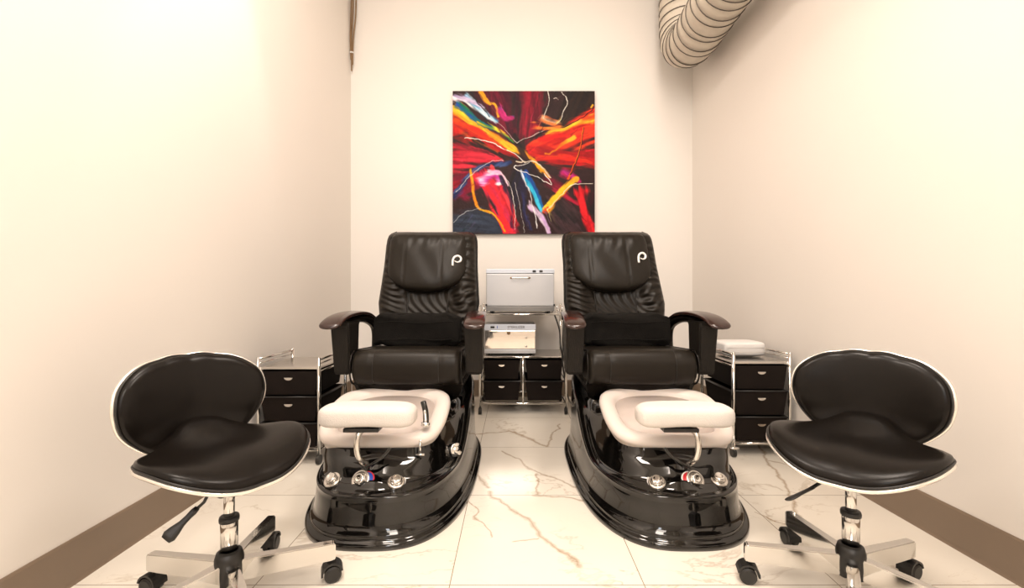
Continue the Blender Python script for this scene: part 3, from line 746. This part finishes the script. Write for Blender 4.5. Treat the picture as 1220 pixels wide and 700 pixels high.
        for sg in (-1, 1):
            q = cc + e * .012 + z * .025; tube(bm, [q + m_ * (sg * .004), q + m_ * (sg * .006), q + m_ * (sg * .019), q + m_ * (sg * .022)], .025, 20, rs=[.022, .025, .025, .019])
        q = cc + e * .010 + z * .028
        arc = [q + e * (.029 * math.cos(t)) + z * (.030 * math.sin(t)) for t in np.linspace(.2, PI + .1, 10)]
        rr_ = [[p + m_ * (.021 * sx) + (p - q).normalized() * (.003 * sy) for sx, sy in ((-1, -1), (1, -1), (1, 1), (-1, 1))] for p in arc]
        loft(bm, rr_)
        from_bm('caster', bm, dark, leg, False)
    return T
stool((-.812, 1.27, 0), math.radians(60), math.radians(24), 'black saddle stool with chrome rim by the left wall, its right wing beside the tub', math.radians(226), .075, .145, .305, .245)
stool((.985, 1.30, 0), math.radians(-49), math.radians(20), 'black saddle stool with chrome rim by the right wall, in front of the towel cart', math.radians(199), .15, .245, .345, .325)

# ------------------------------------------------------------------ drawer carts
def crescent(bm, x, y, z, r=.022):
    pts = [(x + r * math.cos(a), y, z + r * .62 * math.sin(a)) for a in np.linspace(PI, 2 * PI, 12)]
    f = [bm.verts.new(p) for p in pts]; g = [bm.verts.new((p[0], y - .006, p[2])) for p in pts]
    bm.faces.new(f); bm.faces.new(g[::-1])
    for i in range(12): bm.faces.new((f[i], g[i], g[(i + 1) % 12], f[(i + 1) % 12]))
def drawer(T, x0, x1, y0, y1, zt, h):
    bm = bmesh.new(); xc = (x0 + x1) / 2; ins = .014
    def rg(k, z, inn=0):
        a = (x1 - x0) / 2 - ins * k - inn; return [Vector((xc - a, y0 + ins * .7 * k + inn, z)), Vector((xc + a, y0 + ins * .7 * k + inn, z)), Vector((xc + a, y1 - ins * k - inn, z)), Vector((xc - a, y1 - ins * k - inn, z))]
    loft(bm, [rg(1, zt - h), rg(0, zt), rg(0, zt, .006), rg(1, zt - h + .006, .006)])
    o = from_bm('drawer', bm, basket, T)
    bm = bmesh.new(); crescent(bm, xc, y0 + .001, zt - .032); from_bm('drawer_handle', bm, chrome_s, o, label='crescent shaped metal pull')
    return o
def side_cart(x0, x1, y0, y1, ztop, label, rails):
    T = thing('drawer_cart', label, 'cart', ((x0 + x1) / 2, (y0 + y1) / 2, 0), 0, 'drawer carts beside the pedicure chairs')
    cx, cy = (x0 + x1) / 2, (y0 + y1) / 2; x0 -= cx; x1 -= cx; y0 -= cy; y1 -= cy; r = .009
    for x in (x0, x1):
        for y in (y0, y1):
            bm = bmesh.new(); cyl(bm, (x, y, .05), (x, y, ztop + .045), r, 14); sellip(bm, (x, y, ztop + .046), (r, r, .006), 1, 1, 12, 6); post = from_bm('post', bm, chrome, T, True)
            bm = bmesh.new(); tube(bm, [(x - .009, y, .024), (x + .009, y, .024)], .024, 18); cyl(bm, (x, y, .03), (x, y, .058), .008, 10); from_bm('caster', bm, dark, post)
    bm = bmesh.new(); bx(bm, x0 + .004, x1 - .004, y0 + .004, y1 - .004, ztop - .012, ztop, .002); from_bm('top_shelf', bm, chrome_s, T)
    for x in (x0, x1):
        bm = bmesh.new(); cyl(bm, (x, y0, ztop + .040), (x, y1, ztop + .040), .007, 12); cyl(bm, (x, y0, ztop + .018), (x, y1, ztop + .018), .004, 8); from_bm('top_rail', bm, chrome, T, True)
    n = 3; st = (ztop - .02 - .07) / n
    for i in range(n):
        zt = ztop - .022 - i * st
        drawer(T, x0 + .012, x1 - .012, y0 + .002, y1 - .01, zt, st - .014)
        for x in (x0, x1):
            bm = bmesh.new(); cyl(bm, (x, y0, zt - .002), (x, y1, zt - .002), .005, 8); from_bm('drawer_rail', bm, chrome if i == 0 else dark, T, True)
        if i:
            bm = bmesh.new(); cyl(bm, (x0, y0 - .001, zt + .005), (x1, y0 - .001, zt + .005), .004, 8); from_bm('front_rail', bm, dark, T, True)
    bm = bmesh.new()
    for a, b in (((x0, y0), (x1, y0)), ((x0, y1), (x1, y1)), ((x0, y0), (x0, y1)), ((x1, y0), (x1, y1))): cyl(bm, (*a, .072), (*b, .072), .007, 10)
    from_bm('base_rail', bm, chrome, T, True)
side_cart(-1.322, -1.007, 2.30, 2.66, .50, 'chrome cart of dark drawers between the left wall and the left pedicure chair', 'l')
side_cart(1.185, 1.49, 2.40, 2.80, .512, 'chrome cart of dark drawers by the right wall under a white towel', 'r')
bm = bmesh.new(); sellip(bm, (0, 0, .044), (.122, .085, .042), .35, .3, 48, 18)
o = from_bm('folded_towel', bm, whitel, None, True, label='white folded towel on top of the right hand drawer cart', category='towel'); o.location = (1.325, 2.62, .516)
bm = bmesh.new()
for z_ in (.028, .054): tube(bm, [(p[0] * 1.0, p[1] * 1.0, z_) for p in [(-.110, -.0845), (.110, -.0845)]], .0014, 6)
from_bm('fold_line', bm, whitec, o, True)

def centre_cart():
    X0, X1, Y0, Y1 = -.243, .378, 3.22, 3.60; cx = (X0 + X1) / 2; cy = (Y0 + Y1) / 2
    T = thing('shelf_cart', 'chrome shelf cart with four dark drawers between the two pedicure chairs', 'cart', (cx, cy, 0))
    x0, x1, y0, y1 = X0 - cx, X1 - cx, Y0 - cy, Y1 - cy; Z1, Z2 = .728, .418
    for x in (x0, x1):
        for y in (y0, y1):
            bm = bmesh.new(); cyl(bm, (x, y, .05), (x, y, Z1 + .055), .009, 14); sellip(bm, (x, y, Z1 + .056), (.0095, .0095, .007), 1, 1, 12, 6); post = from_bm('post', bm, chrome, T, True)
            bm = bmesh.new(); tube(bm, [(x - .011, y, .023), (x + .011, y, .023)], .023, 18); cyl(bm, (x, y, .03), (x, y, .056), .009, 10); from_bm('caster', bm, dark, post)
            if True:
                bm = bmesh.new(); cyl(bm, (x + (.028 if x < 0 else -.028), y, Z1), (x + (.028 if x < 0 else -.028), y, Z1 + .05), .006, 10)
                tube(bm, [(x, y, Z1 + .01), (x + (.028 if x < 0 else -.028), y, Z1 + .01)], .004, 8); from_bm('shelf_pin', bm, chrome, T, True)
    for zz, mm in ((Z1, chrome_s), (Z2, glassm)):
        bm = bmesh.new(); bx(bm, x0 + .006, x1 - .006, y0 + .004, y1 - .004, zz - .009, zz, .002); sh = from_bm('shelf', bm, mm, T)
        bm = bmesh.new()
        for a, b in (((x0, y0), (x1, y0)), ((x0, y1), (x1, y1)), ((x0, y0), (x0, y1)), ((x1, y0), (x1, y1))): cyl(bm, (*a, zz - .006), (*b, zz - .006), .0065, 10)
        from_bm('shelf_rail', bm, chrome, sh, True)
    bm = bmesh.new()
    for a, b in (((x0, y0), (x1, y0)), ((x0, y1), (x1, y1)), ((x0, y0), (x0, y1)), ((x1, y0), (x1, y1))): cyl(bm, (*a, .078), (*b, .078), .008, 10)
    from_bm('base_rail', bm, chrome, T, True)
    for y in (y0, y1):
        bm = bmesh.new(); cyl(bm, (0, y, .078), (0, y, Z2), .009, 12); from_bm('centre_post', bm, chrome, T, True)
    bm = bmesh.new()
    for y in (y0,): cyl(bm, (x0, y, .238), (x1, y, .238), .005, 8)
    for x in (x0, -.02, .02, x1): cyl(bm, (x, y0, .238), (x, y1, .238), .004, 8); cyl(bm, (x, y0, .388), (x, y1, .388), .004, 8)
    from_bm('drawer_rail', bm, dark, T, True)
    for a, b in ((x0 + .022, -.022), (.022, x1 - .022)):
        for zt in (.390, .236): drawer(T, a, b, y0 + .002, y1 - .01, zt, .138)
centre_cart()

def text(name, body, size, loc, m, parent, ext=.0006):
    cu = bpy.data.curves.new(name, 'FONT'); cu.body = body; cu.size = size; cu.extrude = ext; cu.align_x = 'CENTER'; cu.align_y = 'CENTER'
    o = bpy.data.objects.new(name, cu); C.objects.link(o); o.rotation_euler = (PI / 2, 0, 0); o.location = loc
    dg = bpy.context.evaluated_depsgraph_get(); me = bpy.data.meshes.new_from_object(o.evaluated_get(dg)); 
    me.transform(Matrix.Translation(loc) @ Matrix.Rotation(PI / 2, 4, 'X')); bpy.data.objects.remove(o)
    me.materials.clear(); return link(name, me, m, parent)
# towel warmer
X0, X1, Y0, Y1, Z0 = -.202, .298, 3.25, 3.53, .730; cx = (X0 + X1) / 2; W = (X1 - X0) / 2
T = thing('towel_warmer', 'silver towel warmer cabinet on the top shelf of the centre cart', 'towel warmer', (cx, Y0, Z0))
bm = bmesh.new(); bx(bm, -W, W, .012, .28, .014, .322, .006)
from_bm('body', bm, alu, T)
for x in (-W + .04, W - .04):
    for y in (.04, .24):
        bm = bmesh.new(); cyl(bm, (x, y, 0), (x, y, .016), .014, 14); from_bm('foot', bm, dark, T)
bm = bmesh.new(); bx(bm, -W, W, .0, .014, .290, .322, .003); pn = from_bm('control_panel', bm, panel, T)
for x in (W - .098, W - .148):
    bm = bmesh.new(); bx(bm, x - .012, x + .012, -.006, .001, .298, .313, .002); from_bm('switch', bm, dark, pn)
bm = bmesh.new(); bx(bm, -W + .003, W - .003, .0, .013, .052, .286, .004); dr = from_bm('door', bm, alu, T)
bm = bmesh.new(); tube(bm, catmull([(-.065, 0, .257), (-.062, -.018, .257), (-.05, -.02, .257), (.05, -.02, .257), (.062, -.018, .257), (.065, 0, .257)], 5), .004, 8); from_bm('door_handle', bm, chrome_s, dr, True)
bm = bmesh.new()
for x in (-.065, .065): bx(bm, x - .009, x + .009, -.003, .001, .250, .264, .002)
from_bm('handle_plate', bm, tan, dr)
bm = bmesh.new(); bx(bm, -W, W, .002, .013, .014, .048, .002); from_bm('drip_tray', bm, alud, T)
for x in (-W + .002, W - .002):
    bm = bmesh.new(); bx(bm, x - .006, x + .006, -.004, .01, .05, .066, .002); from_bm('hinge', bm, dark, T)
bm = bmesh.new(); tube(bm, [Vector(q) - T.location for q in catmull([(.27, 3.53, .80), (.30, 3.585, .76), (.335, 3.57, .68), (.340, 3.30, .60), (.335, 3.19, .52), (.345, 3.18, .44), (.355, 3.19, .34), (.40, 3.3, .12), (.45, 3.5, .012), (.5, 3.68, .012)], 8)], .006, 8)
from_bm('power_cord', bm, dark, T, True, label='black power cord')
# steriliser
X0, X1, Y0, Z0 = -.215, .162, 3.26, .4195; cx = (X0 + X1) / 2; W = (X1 - X0) / 2
T = thing('sterilizer_cabinet', 'small mirror fronted sterilizer cabinet on the lower shelf of the centre cart', 'sterilizer', (cx, Y0, Z0))
bm = bmesh.new(); bx(bm, -W, W, .01, .24, .012, .228, .004); from_bm('body', bm, alu, T)
for x in (-W + .035, W - .035):
    for y in (.04, .2):
        bm = bmesh.new(); cyl(bm, (x, y, 0), (x, y, .014), .012, 12); from_bm('foot', bm, dark, T)
bm = bmesh.new(); bx(bm, -W, W, 0, .012, .184, .228, .002); pn = from_bm('control_panel', bm, panel, T)
bm = bmesh.new(); bx(bm, -W + .045, -W + .075, -.004, .001, .200, .214, .002); from_bm('switch', bm, dark, pn)
bm = bmesh.new(); bx(bm, -W + .092, -W + .097, -.002, .001, .198, .216, .001); from_bm('indicator_lamp', bm, blue, pn)
text('panel_lettering', 'STERILIZER', .026, (.045, -.0012, .206), ink, pn)
bm = bmesh.new(); bx(bm, -W + .004, W - .004, .002, .012, .048, .181, .002); dr = from_bm('door', bm, mirror, T, label='mirrored door')
bm = bmesh.new(); lathe(bm, [(.002, 0), (.012, 0), (.013, .012), (.010, .018), (.002, .019)], (-.01, .002, .165), 20, axisM((0, -1, 0))); from_bm('door_knob', bm, tan, dr, True)
bm = bmesh.new()
for z_ in (.066, .130): lathe(bm, [(.001, 0), (.008, 0), (.008, .003), (.001, .004)], (W - .07, .002, z_), 16, axisM((0, -1, 0)))
from_bm('door_stud', bm, chrome_s, dr, True)
bm = bmesh.new(); bx(bm, -W, W, -.002, .012, .014, .044, .003); from_bm('lower_drawer', bm, alu, T)
# ------------------------------------------------------------------ duct and cable
def duct():
    path = catmull([(1.31, 3.47, 3.55), (1.31, 3.47, 3.05), (1.305, 3.42, 2.81), (1.30, 3.24, 2.715), (1.295, 2.95, 2.72), (1.29, 2.3, 2.75), (1.3, 1.0, 2.77), (1.32, -1, 2.77), (1.34, -2.0, 2.77)], 14)
    T = thing('flexible_duct', 'round flexible air duct running along the top of the right wall', 'duct', (1.30, 3.0, 2.6)); O = Vector(T.location)
    # resample evenly
    P = [path[0]]; 
    acc = 0; step = .02; last = path[0]; out = [path[0]]
    for p in path[1:]:
        d = (p - last).length
        while d >= step:
            last = last + (p - last) * (step / d); out.append(last.copy()); d = (p - last).length
    P = [p - O for p in out]
    rs = [.165 + .005 * math.sin(i * .9) * math.sin(i * 2.1) - .006 * (i % 4 == 0) for i in range(len(P))]
    bm = bmesh.new(); tube(bm, P, .2, 40, rs=rs); t = from_bm('duct_sleeve', bm, duct_m, T, True)
    for i in range(4, len(P) - 2, 4):
        a = P[i]; tg = (P[i + 1] - P[i - 1]).normalized(); ax = tg + Vector((0, .10 * math.sin(i * 1.7), .08 * math.cos(i * 2.3))); Q = axisM(ax)
        if i > 100 and i % 8: continue
        bm = bmesh.new(); tube(bm, [a + Q @ Vector((.167 * math.cos(q), .167 * math.sin(q), 0)) for q in np.linspace(0, 2 * PI, 40, endpoint=False)], .0032, 6, True)
        from_bm('wire_ring', bm, wire, T, True)
duct()
T = thing('cable_bundle', 'thin tan cable bundle hanging down the corner of left and back walls', 'cable', (-1.355, 3.72, 2.73))
for k, (dx, l) in enumerate(((0, 0), (.008, .05), (-.005, .09))):
    bm = bmesh.new(); tube(bm, catmull([(dx, 0, l), (dx * 1.2, -.003 * k, .15), (dx * 2, 0, .3), (dx * 3 + .01, .002, .5), (dx * 2 + .02, 0, .92)], 8), .006, 8); from_bm('cable', bm, tan, T, True)
bm = bmesh.new(); lathe(bm, [(.010, -.006), (.017, -.006), (.017, .006), (.010, .006)], (0, 0, .15), 16); from_bm('cable_tie', bm, whitel, T, True)
